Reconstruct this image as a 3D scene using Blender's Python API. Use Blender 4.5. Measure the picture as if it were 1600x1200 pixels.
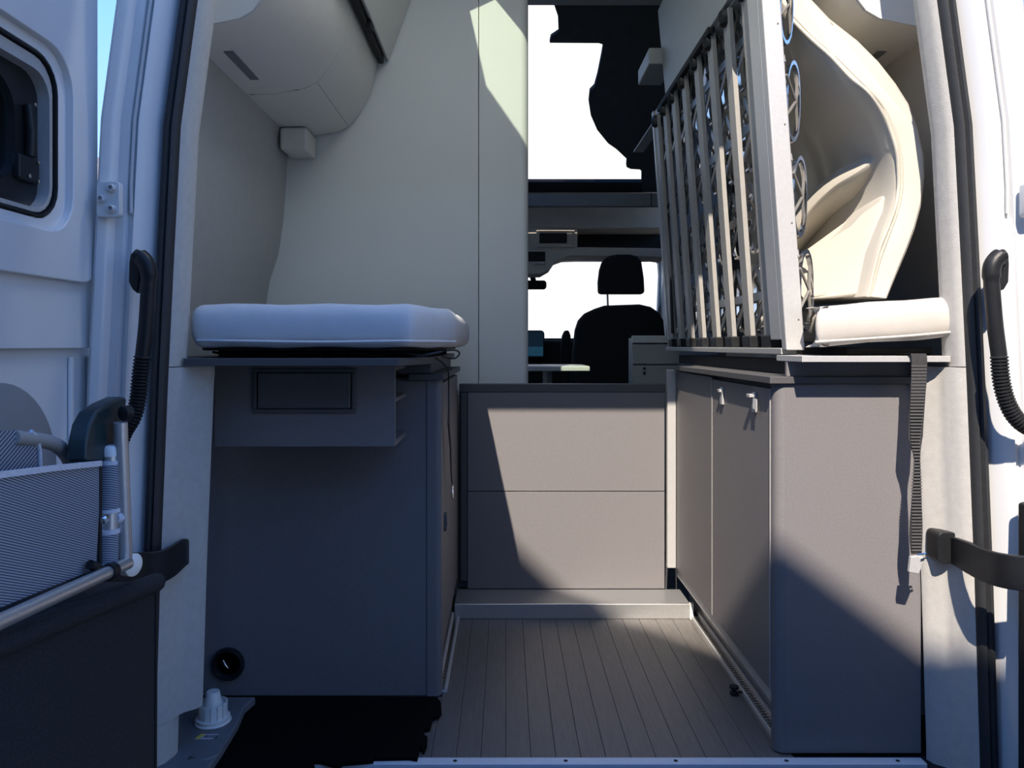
import bpy, bmesh, math, random
from mathutils import Vector, Matrix
random.seed(4)
sc = bpy.context.scene
for o in list(bpy.data.objects): bpy.data.objects.remove(o)
COL = sc.collection
F, H, CX, CY = 1200.0, 0.95, 790.0, 540.0
# ------------------------------------------------------------------ camera
cam = bpy.data.cameras.new('camera'); cam.sensor_width = 36; cam.lens = 27
cam.shift_x = 10/1600; cam.shift_y = -60/1600; cam.clip_start = .02; cam.clip_end = 500
co = bpy.data.objects.new('camera', cam); COL.objects.link(co)
co.location = (0, 0, H); co.rotation_euler = (math.pi/2, 0, 0); sc.camera = co
# ------------------------------------------------------------------ world
SUN = Vector((.22, 1, -1.03))
w = bpy.data.worlds.new('world'); sc.world = w; w.use_nodes = True
nt = w.node_tree; nt.nodes.clear(); N = nt.nodes.new; L = nt.links.new
out = N('ShaderNodeOutputWorld'); bg = N('ShaderNodeBackground'); tc = N('ShaderNodeTexCoord')
sep = N('ShaderNodeSeparateXYZ'); L(tc.outputs['Generated'], sep.inputs[0])
rmp = N('ShaderNodeValToRGB'); L(sep.outputs['Z'], rmp.inputs[0])
e = rmp.color_ramp.elements
e[0].position = 0.0; e[0].color = (.44, .54, .72, 1); e[1].position = .62; e[1].color = (.08, .23, .70, 1)
m_ = rmp.color_ramp.elements.new(.10); m_.color = (.34, .52, .80, 1)
m_ = rmp.color_ramp.elements.new(.36); m_.color = (.19, .40, .82, 1)
# a tall white cloud bank added ahead so the front windows show white
dot = N('ShaderNodeVectorMath'); dot.operation = 'DOT_PRODUCT'; dot.inputs[1].default_value = (.10, .985, .14)
L(tc.outputs['Generated'], dot.inputs[0])
noi = N('ShaderNodeTexNoise'); noi.inputs['Scale'].default_value = 4; L(tc.outputs['Generated'], noi.inputs['Vector'])
ma = N('ShaderNodeMath'); ma.operation = 'MULTIPLY_ADD'; ma.inputs[1].default_value = .04
L(noi.outputs[0], ma.inputs[0]); L(dot.outputs['Value'], ma.inputs[2])
mr = N('ShaderNodeMapRange'); mr.inputs[1].default_value = .935; mr.inputs[2].default_value = .965
L(ma.outputs[0], mr.inputs[0])
mx = N('ShaderNodeMix'); mx.data_type = 'RGBA'; L(mr.outputs[0], mx.inputs[0]); L(rmp.outputs[0], mx.inputs[6]); mx.inputs[7].default_value = (.62, .62, .62, 1)
L(mx.outputs[2], bg.inputs[0]); bg.inputs[1].default_value = 1.6; L(bg.outputs[0], out.inputs[0])
# ------------------------------------------------------------------ sun
sl = bpy.data.lights.new('sun', 'SUN'); sl.energy = 6.6; sl.angle = math.radians(.55); sl.color = (1, .88, .75)
so = bpy.data.objects.new('sun', sl); COL.objects.link(so); so.location = (-2, -8, 9)
so.rotation_euler = SUN.to_track_quat('-Z', 'Y').to_euler()
# ------------------------------------------------------------------ exposure
vs = sc.view_settings; vs.view_transform = 'Standard'; vs.look = 'None'; vs.gamma = 1; vs.exposure = 0.36
try: vs.use_curve_mapping = False
except Exception: pass

# ================================================================== helpers
def pY(px, py, Y): return Vector(((px-CX)*Y/F, Y, H-(py-CY)*Y/F))
def pX(px, py, X): return pY(px, py, X*F/(px-CX))
def pZ(px, py, z): return pY(px, py, (H-z)*F/(py-CY))

def mat(name, col, rough=.5, metal=0, var=.06, vscale=40, bump=0, bscale=300, **kw):
    m = bpy.data.materials.new(name); m.use_nodes = True; n = m.node_tree
    b = n.nodes['Principled BSDF']; b.inputs['Roughness'].default_value = rough; b.inputs['Metallic'].default_value = metal
    for k, v in kw.items():
        b.inputs[k.replace('_', ' ')].default_value = v
    t = n.nodes.new('ShaderNodeTexCoord'); no = n.nodes.new('ShaderNodeTexNoise'); no.inputs['Scale'].default_value = vscale; no.inputs['Detail'].default_value = 4
    n.links.new(t.outputs['Object'], no.inputs['Vector'])
    r = n.nodes.new('ShaderNodeValToRGB'); r.color_ramp.elements[0].position = .3; r.color_ramp.elements[1].position = .7
    r.color_ramp.elements[0].color = tuple(c*(1-var) for c in col)+(1,); r.color_ramp.elements[1].color = tuple(min(1, c*(1+var)) for c in col)+(1,)
    n.links.new(no.outputs[0], r.inputs[0]); n.links.new(r.outputs[0], b.inputs['Base Color'])
    if bump:
        bn = n.nodes.new('ShaderNodeTexNoise'); bn.inputs['Scale'].default_value = bscale; bn.inputs['Detail'].default_value = 3
        n.links.new(t.outputs['Object'], bn.inputs['Vector'])
        bu = n.nodes.new('ShaderNodeBump'); bu.inputs['Strength'].default_value = bump; bu.inputs['Distance'].default_value = .002
        n.links.new(bn.outputs[0], bu.inputs['Height']); n.links.new(bu.outputs[0], b.inputs['Normal'])
    return m
M = dict(
 paint=mat('white_paint', (.69, .705, .715), .32, 0, .02, 6, Coat_Weight=.3),
 paintr=mat('white_paint_inner', (.58, .59, .60), .4, 0, .03, 8),
 trim=mat('pillar_fleece', (.52, .51, .48), .85, 0, .05, 60, .5, 500),
 seal=mat('rubber_seal', (.025, .027, .03), .55, 0, .1, 50, .2, 200),
 black=mat('black_plastic', (.013, .014, .016), .42, 0, .1, 80, .15, 400, Specular_IOR_Level=.35),
 blackm=mat('matt_black', (.012, .012, .013), .8, 0, .1, 80),
 cab=mat('grey_laminate', (.182, .174, .178), .55, 0, .07, 220, .15, 700),
 cabd=mat('grey_laminate_edge', (.085, .084, .086), .5, 0, .06, 200),
 wall=mat('offwhite_lining', (.56, .55, .50), .75, 0, .02, 20, .2, 500),
 wallg=mat('grey_lining', (.42, .415, .395), .8, 0, .03, 30, .3, 500),
 bath=mat('offwhite_wall_panel', (.70, .715, .68), .55, 0, .015, 5),
 lock=mat('white_moulded_plastic', (.70, .68, .63), .5, 0, .02, 30, .15, 500),
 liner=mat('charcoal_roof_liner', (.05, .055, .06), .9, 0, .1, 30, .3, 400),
 head=mat('grey_header', (.22, .24, .26), .7, 0, .05, 20),
 tan=mat('brown_headliner', (.55, .50, .42), .8, 0, .05, 20),
 dark=mat('dark_seat_cloth', (.012, .014, .016), .95, 0, .2, 80, .3, 500),
 alu=mat('brushed_aluminium', (.62, .62, .61), .35, .75, .04, 120),
 alum=mat('matt_aluminium', (.55, .55, .54), .45, .35, .04, 120),
 chrome=mat('chrome', (.75, .75, .75), .12, 1, .02, 20),
 slat=mat('grey_coated_slat', (.34, .33, .31), .5, 0, .04, 60),
 spring=mat('spring_plastic', (.24, .235, .225), .3, .2, .1, 60),
 cush=mat('white_mattress_cover', (.64, .66, .68), .8, 0, .02, 30, .25, 400),
 cushr=mat('cream_white_cover', (.54, .51, .465), .8, 0, .02, 30, .25, 400),
 cream=mat('cream_mattress_cover', (.52, .485, .41), .6, 0, .03, 8, .2, 300, Sheen_Weight=.2),
 felt=mat('black_felt', (.014, .017, .021), 1, 0, .5, 260, .6, 500),
 webbing=mat('black_webbing', (.03, .03, .032), .8, 0, .3, 300, .5, 300),
 cloth_w=mat('white_binding', (.62, .64, .70), .8, 0, .1, 200, .5, 400),
 roundc=mat('grey_cover', (.24, .25, .26), .6, 0, .03, 20),
 blocker=mat('dark_blocker', (.05, .045, .04), .9, 0, .3, 4),
 sill=mat('pale_anodised', (.60, .66, .72), .35, 0, .03, 60),
 step=mat('grey_step_top', (.26, .26, .265), .3, .3, .03, 60),
 patchb=mat('black_patch', (.003, .003, .003), 1, 0, .1, 80, Specular_IOR_Level=.1),
 green=mat('dark_green_plastic', (.010, .028, .034), .4, 0, .1, 30),
 whitep=mat('white_plastic', (.80, .80, .76), .4, 0, .03, 40),
 greyp=mat('grey_plastic_ledge', (.16, .17, .18), .55, 0, .05, 80, .2, 400),
 yellow=mat('yellow_print', (.75, .6, .1), .6),
 sticker=mat('sticker_print', (.55, .52, .58), .5, 0, .4, 160),
 kitch=mat('light_kitchen_front', (.36, .38, .36), .5, 0, .03, 20),
 tabl=mat('light_table_top', (.62, .64, .60), .4, 0, .03, 20),
 caster=mat('shade_caster_cloth', (.45, .42, .36), .9, 0, .05, 10),
 asphalt=mat('pale_paving', (.19, .185, .17), .9, 0, .15, 3, .4, 60),
 render=mat('pale_render', (.62, .52, .42), .9, 0, .05, 3),
 bark=mat('bark', (.30, .26, .24), .9, 0, .1, 10),
 green2=mat('far_shrub', (.12, .12, .07), .9, 0, .3, 3),
)
def glass(name, col, rough=.02, alpha=.25, ior=1.45):
    m = bpy.data.materials.new(name); m.use_nodes = True; n = m.node_tree; n.nodes.remove(n.nodes['Principled BSDF'])
    o = n.nodes['Material Output']; t = n.nodes.new('ShaderNodeBsdfTransparent'); g = n.nodes.new('ShaderNodeBsdfGlossy'); g.inputs['Roughness'].default_value = rough
    t.inputs[0].default_value = col+(1,)
    mxs = n.nodes.new('ShaderNodeMixShader'); fr = n.nodes.new('ShaderNodeFresnel'); fr.inputs[0].default_value = ior
    ad = n.nodes.new('ShaderNodeMath'); ad.operation = 'ADD'; ad.inputs[1].default_value = alpha
    n.links.new(fr.outputs[0], ad.inputs[0]); n.links.new(ad.outputs[0], mxs.inputs[0]); n.links.new(t.outputs[0], mxs.inputs[1]); n.links.new(g.outputs[0], mxs.inputs[2]); n.links.new(mxs.outputs[0], o.inputs[0])
    return m
M['glass'] = glass('clear_glass', (1, 1, 1), .01, 0)
M['tint'] = glass('tinted_glass', (.40, .47, .48), .03, .08)
M['milky'] = glass('skylight_acrylic', (.66, .72, .68), .05, .0, 1.02)
def plank_mat():
    m = mat('wood_floor', (.13, .12, .112), .42, 0, .14, 10, .25, 200)
    n = m.node_tree; t = n.nodes['Texture Coordinate']; no = n.nodes['Noise Texture']
    mp = n.nodes.new('ShaderNodeMapping'); mp.inputs['Scale'].default_value = (14, 1, 14)
    n.links.new(t.outputs['Object'], mp.inputs[0]); n.links.new(mp.outputs[0], no.inputs['Vector'])
    return m
M['wood'] = plank_mat()
def stripe_mat(ang, scl=95):
    m = bpy.data.materials.new('pinstripe_cloth'); m.use_nodes = True; n = m.node_tree; b = n.nodes['Principled BSDF']; b.inputs['Roughness'].default_value = .8
    t = n.nodes.new('ShaderNodeTexCoord'); mp = n.nodes.new('ShaderNodeMapping'); mp.inputs['Rotation'].default_value = (math.radians(ang), 0, 0)
    wv = n.nodes.new('ShaderNodeTexWave'); wv.bands_direction = 'Y'; wv.inputs['Scale'].default_value = scl; wv.inputs['Distortion'].default_value = .1
    r = n.nodes.new('ShaderNodeValToRGB'); r.color_ramp.elements[0].position = .35; r.color_ramp.elements[1].position = .6
    r.color_ramp.elements[0].color = (.06, .07, .10, 1); r.color_ramp.elements[1].color = (.34, .37, .43, 1)
    n.links.new(t.outputs['Object'], mp.inputs[0]); n.links.new(mp.outputs[0], wv.inputs[0]); n.links.new(wv.outputs[0], r.inputs[0]); n.links.new(r.outputs[0], b.inputs['Base Color'])
    return m
M['stripe'] = stripe_mat(112); M['stripe_b'] = stripe_mat(58, 60)
def emit(name, col, s):
    m = bpy.data.materials.new(name); m.use_nodes = True; b = m.node_tree.nodes['Principled BSDF']
    b.inputs['Base Color'].default_value = (.01, .02, .03, 1); b.inputs['Emission Color'].default_value = col+(1,); b.inputs['Emission Strength'].default_value = s; return m
M['screen'] = emit('screen_blue', (.04, .20, .34), .16)
M['screend'] = emit('screen_dark', (.01, .03, .06), .25)

class MB:
    """collects simple shapes, builds ONE mesh object"""
    def __init__(s): s.b = bmesh.new()
    def hexa(s, p):
        v = [s.b.verts.new(q) for q in p]
        for f in ((0,3,2,1),(4,5,6,7),(0,1,5,4),(1,2,6,5),(2,3,7,6),(3,0,4,7)): s.b.faces.new([v[i] for i in f])
        return s
    def box(s, x0, x1, y0, y1, z0, z1):
        return s.hexa([(x0,y0,z0),(x1,y0,z0),(x1,y1,z0),(x0,y1,z0),(x0,y0,z1),(x1,y0,z1),(x1,y1,z1),(x0,y1,z1)])
    def prism(s, pts, d):
        d = Vector(d); a = [s.b.verts.new(p) for p in pts]; c = [s.b.verts.new(Vector(p)+d) for p in pts]
        n = len(pts); s.b.faces.new(a); s.b.faces.new(c[::-1])
        for i in range(n): s.b.faces.new([a[i], a[(i+1) % n], c[(i+1) % n], c[i]])
        return s
    def loft(s, secs, closed=True, cap=True, smooth=True):
        R = [[s.b.verts.new(p) for p in sec] for sec in secs]; n = len(secs[0])
        for i in range(len(R)-1):
            for j in range(n if closed else n-1):
                s.b.faces.new([R[i][j], R[i][(j+1) % n], R[i+1][(j+1) % n], R[i+1][j]])
        if cap and closed: s.b.faces.new(R[0][::-1]); s.b.faces.new(R[-1])
        return s
    def tube(s, pts, r, seg=10):
        pts = [Vector(p) for p in pts]; rr = r if isinstance(r, (list, tuple)) else [r]*len(pts)
        secs = []; up = None
        for i, p in enumerate(pts):
            t = (pts[min(i+1, len(pts)-1)]-pts[max(i-1, 0)]).normalized()
            if up is None: up = Vector((0, 0, 1)) if abs(t.z) < .9 else Vector((0, 1, 0))
            a = t.cross(up).normalized(); b = a.cross(t).normalized(); up = b
            secs.append([p+(a*math.cos(k*2*math.pi/seg)+b*math.sin(k*2*math.pi/seg))*rr[i] for k in range(seg)])
        return s.loft(secs)
    def lathe(s, prof, c, axis=(0, 0, 1), seg=24):
        c = Vector(c); ax = Vector(axis).normalized(); a = ax.orthogonal().normalized(); b = ax.cross(a)
        secs = [[c+ax*h+(a*math.cos(k*2*math.pi/seg)+b*math.sin(k*2*math.pi/seg))*max(r, .0002) for k in range(seg)] for r, h in prof]
        return s.loft(secs)
    def strip(s, pts, wdir, width, th, tdir):
        wd = Vector(wdir); td = Vector(tdir); ws = width if isinstance(width, (list, tuple)) else [width]*len(pts)
        return s.loft([[Vector(p)-wd*ws[i]/2-td*th/2, Vector(p)+wd*ws[i]/2-td*th/2, Vector(p)+wd*ws[i]/2+td*th/2, Vector(p)-wd*ws[i]/2+td*th/2] for i, p in enumerate(pts)])
    def build(s, name, m, parent=None, bevel=0, bseg=2, smooth=True, sub=0):
        b = s.b; bmesh.ops.recalc_face_normals(b, faces=b.faces)
        if smooth:
            for f in b.faces: f.smooth = True
            for e in b.edges:
                if len(e.link_faces) == 2: e.smooth = e.calc_face_angle(0) < math.radians(38)
        me = bpy.data.meshes.new(name); b.to_mesh(me); b.free(); me.materials.append(M[m] if isinstance(m, str) else m)
        o = bpy.data.objects.new(name, me); COL.objects.link(o)
        if parent: o.parent = parent; o.matrix_parent_inverse = Matrix.Translation(-parent.location)
        if bevel:
            mo = o.modifiers.new('bevel', 'BEVEL'); mo.width = bevel; mo.segments = bseg; mo.limit_method = 'ANGLE'; mo.angle_limit = math.radians(40); mo.harden_normals = smooth
        if sub:
            mo = o.modifiers.new('sub', 'SUBSURF'); mo.levels = sub; mo.render_levels = sub
        return o
def BX(*a): return MB().box(*a)
def thing(name, loc, label, cat, group=None):
    o = bpy.data.objects.new(name, None); COL.objects.link(o); o.location = loc; o.empty_display_size = .05
    o['label'] = label; o['category'] = cat
    if group: o['group'] = group
    return o
def tag(o, label, cat, group=None):
    o['label'] = label; o['category'] = cat
    if group: o['group'] = group
    return o
def struct(o, label, cat):
    o['kind'] = 'structure'; o['label'] = label; o['category'] = cat; return o
def sthing(name, loc, label, cat):
    return struct(thing(name, loc, label, cat), label, cat)
def copy_part(src, parent, off):
    c = src.copy(); COL.objects.link(c); c.parent = parent; c.matrix_parent_inverse = src.matrix_parent_inverse.copy()
    c.location = src.location+Vector(off); return c
def interp(tab, z):
    tab = sorted(tab)
    if z <= tab[0][0]: return tab[0][1]
    for (a, b), (c, d) in zip(tab, tab[1:]):
        if z <= c: return b+(d-b)*(z-a)/(c-a)
    return tab[-1][1]
def arc(c, r, a0, a1, n): return [(c[0]+r*math.cos(math.radians(a0+(a1-a0)*i/n)), c[1]+r*math.sin(math.radians(a0+(a1-a0)*i/n))) for i in range(n+1)]
def rrect(u0, u1, v0, v1, r, n=5):
    return arc((u1-r, v1-r), r, 0, 90, n)+arc((u0+r, v1-r), r, 90, 180, n)+arc((u0+r, v0+r), r, 180, 270, n)+arc((u1-r, v0+r), r, 270, 360, n)
def smooth_path(pts, n=8):
    pts = [Vector(p) for p in pts]; P = [pts[0]*2-pts[1]]+pts+[pts[-1]*2-pts[-2]]; o = []
    for i in range(1, len(P)-2):
        for k in range(n):
            t = k/n; a, b, c, d = P[i-1], P[i], P[i+1], P[i+2]
            o.append(.5*((2*b)+(c-a)*t+(2*a-5*b+4*c-d)*t*t+(3*b-a-3*c+d)*t**3))
    return o+[pts[-1]]
XC = .1346                        # van centre line
def mir(x): return 2*XC-x

# ================================================================== the van shell
# floor: dark strip planks between the cabinets
fl = sthing('floor', (.2, 2.2, 0), 'dark wood strip floor between the cabinets', 'floor')
BX(-1.0, 1.24, 1.62, 2.84, -.03, -.006).build('subfloor', 'blackm', fl)
BX(-.86, 1.10, 2.84, 5.3, -.03, -.002).build('front_floor', 'cabd', fl)
PW = .0578; x = -.173-8*PW; i = 0; proto = {}
while x < .66:
    x1 = min(x+PW, .665); near, far = 1.768, (2.08 if x < -.18 else 2.67)
    MB().box(x+.0003, x1-.0003, near, far, -.006, 0).build('floor_plank', 'wood', fl, .0009, 1)
    x += PW
# sill plate across the rear
si = sthing('trim_1', (.12, 1.74, 0), 'pale metal sill plate along the rear edge of the floor', 'sill plate')
BX(-.70, .955, 1.738, 1.767, -.02, .003).build('sill_plate', 'sill', si, .002)
BX(-.72, .975, 1.70, 1.737, -.06, -.008).build('sill_lip', 'alu', si, .003)
BX(-.95, 1.19, 1.50, 1.70, -.35, -.03).build('sill_body', 'blackm', si, .01)
for px in (538, 711, 884, 1056, 1229, 1403):
    p = pZ(px, 1189, .003); MB().lathe([(.0048, 0), (.0048, .001), (.003, .0018), (.0002, .002)], (p.x, 1.752, .0025), seg=12).build('screw', 'blackm', si)

# side walls (profile in X, Z extruded along Y)
def wall(side, y0, y1):
    prof = [(-.95, -.03), (-.94, .6), (-.935, .95), (-.925, 1.08), (-.905, 1.20), (-.872, 1.30), (-.855, 1.42), (-.843, 1.58), (-.836, 1.72), (-.82, 1.76), (-.80, 2.1), (-.76, 2.45), (-.72, 2.62)]
    pts = []
    inner = prof; outer = [(p[0]-.045, p[1]) for p in prof][::-1]
    P = [(p[0] if side < 0 else mir(p[0]), p[1]) for p in inner+outer]
    return MB().prism([(p[0], y0, p[1]) for p in P], (0, y1-y0, 0))
wl = struct(wall(-1, 1.88, 4.35).build('wall_left', 'wallg', None), 'grey lined left side wall of the van above the left bed cushion', 'wall')
wr = struct(wall(1, 1.88, 4.35).build('wall_right', 'wallg', None), 'grey lined right side wall of the van behind the folded mattress', 'wall')
# roof with an added skylight hole, cut to throw the washroom sun patch
ce = sthing('ceiling', (.12, 2.5, 2.59), 'roof lining of the van with charcoal front slope', 'ceiling')
zc = H+1.64
hole = [(-.224, 2.6), (-.222, 2.28), (-.11, 2.055), (.0, 1.93), (.10, 2.33), (-.012, 2.5), (-.106, 2.65)]
def plate_with_hole(outer, hole, z0, z1):
    # bridge outer polygon and hole with a keyhole cut
    b = bmesh.new()
    vo = [b.verts.new((p[0], p[1], z0)) for p in outer]; vh = [b.verts.new((p[0], p[1], z0)) for p in hole]
    eo = [b.edges.new((vo[i], vo[(i+1) % len(vo)])) for i in range(len(vo))]; eh = [b.edges.new((vh[i], vh[(i+1) % len(vh)])) for i in range(len(vh))]
    bmesh.ops.triangle_fill(b, edges=eo+eh, use_beauty=True)
    r = bmesh.ops.extrude_face_region(b, geom=list(b.faces))
    bmesh.ops.translate(b, verts=[v for v in r['geom'] if isinstance(v, bmesh.types.BMVert)], vec=(0, 0, z1-z0))
    mb = MB(); mb.b.free(); mb.b = b; return mb
plate_with_hole([(-.75, 1.64), (.99, 1.64), (.99, 3.70), (-.75, 3.70)], hole, zc, zc+.05).build('roof_panel', 'wall', ce, smooth=False)
# header above the rear doors and the white rear roof frame
hd = sthing('trim_2', (.12, 1.5, 2.4), 'white header frame over the rear door opening', 'door header')
BX(-.66, .93, 1.57, 1.66, H+1.37, H+1.75).build('header_beam', 'paint', hd, .02)
BX(-.60, .42, 1.60, 1.66, H+1.035, H+1.369).build('shade_bar', 'whitep', hd, .004)  # added unseen box, shades the divider top and the washroom wall
for x_ in (-.36, .02, .16): BX(x_, x_+.03, 1.62, 1.656, H+1.029, H+1.036).build('shade_bump', 'whitep', hd, .002)  # added bumps for the uneven edge of that shadow
def pYs(px, py, d):
    r = (CY-py)/F; Y = 5.34/(1+r); v = pY(px, py, Y); return v
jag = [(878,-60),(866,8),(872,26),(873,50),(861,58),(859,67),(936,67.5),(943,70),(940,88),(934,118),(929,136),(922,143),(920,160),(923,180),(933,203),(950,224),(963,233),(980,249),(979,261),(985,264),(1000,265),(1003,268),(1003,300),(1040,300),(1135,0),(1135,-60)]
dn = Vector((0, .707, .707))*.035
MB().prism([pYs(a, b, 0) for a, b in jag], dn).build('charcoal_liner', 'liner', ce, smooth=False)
MB().prism([pYs(a, b, 0)+Vector((0, .002, .002)) for a, b in ((600,285.5),(1006,285.5),(1006,301),(600,301))], dn).build('window_rim', 'blackm', ce, smooth=False)
w1 = struct(MB().prism([pYs(a, b, 0)+Vector((0, .03, .03)) for a, b in ((600,300),(1012,300),(1012,-80),(600,-80))], (0, .003, .003)).build('window_1', 'glass', None, smooth=False), 'clear roof window in the charcoal front roof slope', 'window')

BX(-.26, .14, 1.90, 2.68, zc+.05, zc+.056).build('added_skylight_pane', 'milky', ce)  # added tinted pane, softens the sun patch from that hole
# added fill lamp, out of frame, only to brighten the washroom wall
cl_ = thing('fill_lamp', (-.05, 1.83, zc), 'added unseen fill lamp under the roof lining near the rear doors', 'lamp')
BX(-.35, .25, 1.80, 1.86, zc-.03, zc-.001).build('lamp_housing', 'whitep', cl_, .004)
al = bpy.data.lights.new('fill_light', 'AREA'); al.shape = 'RECTANGLE'; al.size = .5; al.size_y = .05; al.energy = 3.5; al.color = (.92, .98, 1)
ao = bpy.data.objects.new('fill_light', al); COL.objects.link(ao); ao.parent = cl_; ao.matrix_parent_inverse = Matrix.Translation(-cl_.location); ao.location = (-.05, 1.83, zc-.035)
# washroom cubicle wall
wm = sthing('wall_middle', (-.4, 2.95, 0), 'off-white washroom cubicle wall above the left cushion', 'wall')
BX(-.93, -.105, 2.95, 2.98, -.002, 2.58).build('wall_panel', 'bath', wm)
cp = [(-.102, 2.951)]+[(.0875-.03+.03*math.sin(math.radians(a)), 2.951+.03-.03*math.cos(math.radians(a))) for a in range(0, 91, 15)]+[(.0875, 3.72), (.05, 3.72), (.05, 2.985), (-.102, 2.985)]
MB().prism([(p[0], p[1], -.002) for p in cp], (0, 0, 2.58)).build('corner_panel', 'bath', wm)
BX(-.93, .05, 3.68, 3.72, -.002, 2.58).build('far_panel', 'bath', wm)

# rear pillars: constant section swept along the leaning opening edge
XS = [(-1.795, -0.7739), (-0.925, -0.7649), (-0.505, -0.7526), (-0.084, -0.7358), (0.196, -0.7223), (0.477, -0.7077), (0.757, -0.6702), (1.009, -0.6449), (1.290, -0.6113), (1.626, -0.5608)]
ZS = [-1.45, -1.2, -.925, -.7, -.5, -.28, -.084, .06, .196, .34, .477, .62, .757, 1.0, 1.3, 1.6]
def xs(zp, side): v = interp(XS, zp); return v if side < 0 else mir(v)
def sweep(sec, side, z0, z1, du=None):
    zz = [z0]+[z for z in ZS if z0+.02 < z < z1-.02]+[z1]; S = []
    for z in zz:
        b = xs(z, side)
        S.append([Vector((b+(u if side > 0 else -u)+((du(z) if du else 0)*(1 if side > 0 else -1)), y, H+z)) for u, y in sec])
    if side > 0: S = [s[::-1] for s in S]
    return MB().loft(S)
body = [(0.0314,1.6800),(0.0381,1.6700),(0.0561,1.6370),(0.0695,1.6270),(0.0740,1.6330),(0.0830,1.6350),(0.0875,1.6230),(0.1032,1.6190),(0.1088,1.6110),(0.1166,1.6030),(0.1301,1.5990),(0.1391,1.6070),(.141,1.90),(.034,1.80)]
sealp = [(0.0000,1.6670),(0.0045,1.6570),(0.0112,1.6530),(0.0157,1.6580),(0.0202,1.6510),(0.0280,1.6530),(0.0336,1.6630),(0.0336,1.6850),(0.0000,1.6850)]
trimp = [(.002,1.672),(-.006,1.680),(-.010,1.692),(-.014,1.72),(-.012,1.742),(.0,1.756),(.20,1.762),(.20,1.74),(.03,1.69)]
triml = [(.002,1.672),(-.006,1.680),(-.016,1.692),(-.026,1.72),(-.034,1.738),(-.056,1.756),(-.062,1.775),(.0,1.779),(.20,1.779),(.20,1.74),(.03,1.69)]
trimn = [(.002,1.672),(-.006,1.680),(-.014,1.692),(-.022,1.72),(-.022,1.74),(.20,1.76),(.20,1.74),(.03,1.69)]
trimlr = [(.002,1.505),(-.006,1.515),(-.005,1.54),(.000,1.575),(.006,1.60),(.008,1.66),(.02,1.70),(.06,1.72),(.10,1.73),(.10,1.61),(.03,1.51)]
NAMES = {-1: 'left', 1: 'right'}
for k, side in enumerate((-1, 1)):
    sd = NAMES[side]
    p = sthing('trim_%d' % (3+k), (xs(0, side), 1.67, .3), 'white painted metal rear pillar at the %s of the opening' % sd, 'door pillar')
    sweep(body, side, -1.2, 1.6).build('pillar_shell', 'paint', p)
    sweep(sealp, side, -1.0, 1.5).build('rubber_seal', 'seal', p)
    # rain channel ridge and its sealant bead
    zz = [z for z in ZS if .33 <= z <= 1.3]
    pts = [Vector((xs(z, side)+(.0785 if side > 0 else -.0785), 1.627, H+z)) for z in zz]
    MB().tube([pts[0]-Vector((0, 0, .06))]+pts, .0035, 8).build('drip_bead', 'paintr', p)
    q = sthing('trim_%d' % (5+k), (xs(0, side), 1.7, .95), 'pale fleece-covered upper pillar trim at the %s beside the rubber seal' % sd, 'pillar trim')
    sweep(trimp, side, -.046, 1.35, None).build('upper_cover', 'trim', q)
    q = sthing('trim_%d' % (7+k), (xs(0, side), 1.7, .4), 'pale lower pillar trim at the %s below bed height' % sd, 'pillar trim')
    sweep(triml, side, -.83 if side < 0 else -1.0, -.048).build('lower_cover', 'trim', q)
    if side < 0: sweep(trimn, side, -1.05, -.831).build('foot_cover', 'trim', q)
    # hinge plate
    hx = xs(.3, side)+.137*side
    hp = thing('hinge_plate', (hx, 1.60, H+.303), 'white %s hinge plate with three bolts on the rear pillar' % ('door' if side < 0 else 'right-hand door'), 'hinge')
    h0, h1 = (-.846, -.799) if side < 0 else (mir(-.799), mir(-.846)); h0, h1 = min(h0, h1), max(h0, h1)
    if side > 0: h0, h1 = mir(-.799)+.005, mir(-.846)+.03
    MB().prism([(u, 1.588, v) for u, v in rrect(h0, h1, H+.266, H+.340, .009)], (0, .018, 0)).build('plate', 'paint', hp, .002)
    for (u, v) in ((.7, .80), (.25, .5), (.7, .22)):
        if side > 0: u = 1-u
        c = (h0+(h1-h0)*u, 1.588, H+.266+.074*v)
        MB().lathe([(.0095, 0), (.0095, -.003), (.0075, -.004), (.0075, -.008), (.006, -.010), (.0045, -.010), (.0045, -.004), (.0002, -.004)], c, (0, 1, 0), 16).build('bolt', 'paintr', hp)
    # black lamp housing beside the seal
    lx0, lx1 = (-.885, -.79) if side < 0 else (1.062, 1.26)
    lh = thing('lamp_housing', ((lx0+lx1)/2, 1.56, 0), 'black tail lamp housing on the %s rear corner' % sd, 'lamp housing')
    zt = H-.305; s_ = -1 if side < 0 else 1
    MB().prism([(lx0, 1.53, -.5), (lx1, 1.53, -.5), (lx1, 1.53, zt-(.02 if side < 0 else 0)), (lx0+(lx1-lx0)*.5, 1.53, zt), (lx0, 1.53, zt-(.02 if side > 0 else 0))], (0, .065, 0)).build('housing', 'black', lh, .006)
    BX(lx0+.012, lx1-.012, 1.522, 1.532, -.45, zt-.05).build('lens_cover', 'black', lh, .003)

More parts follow.
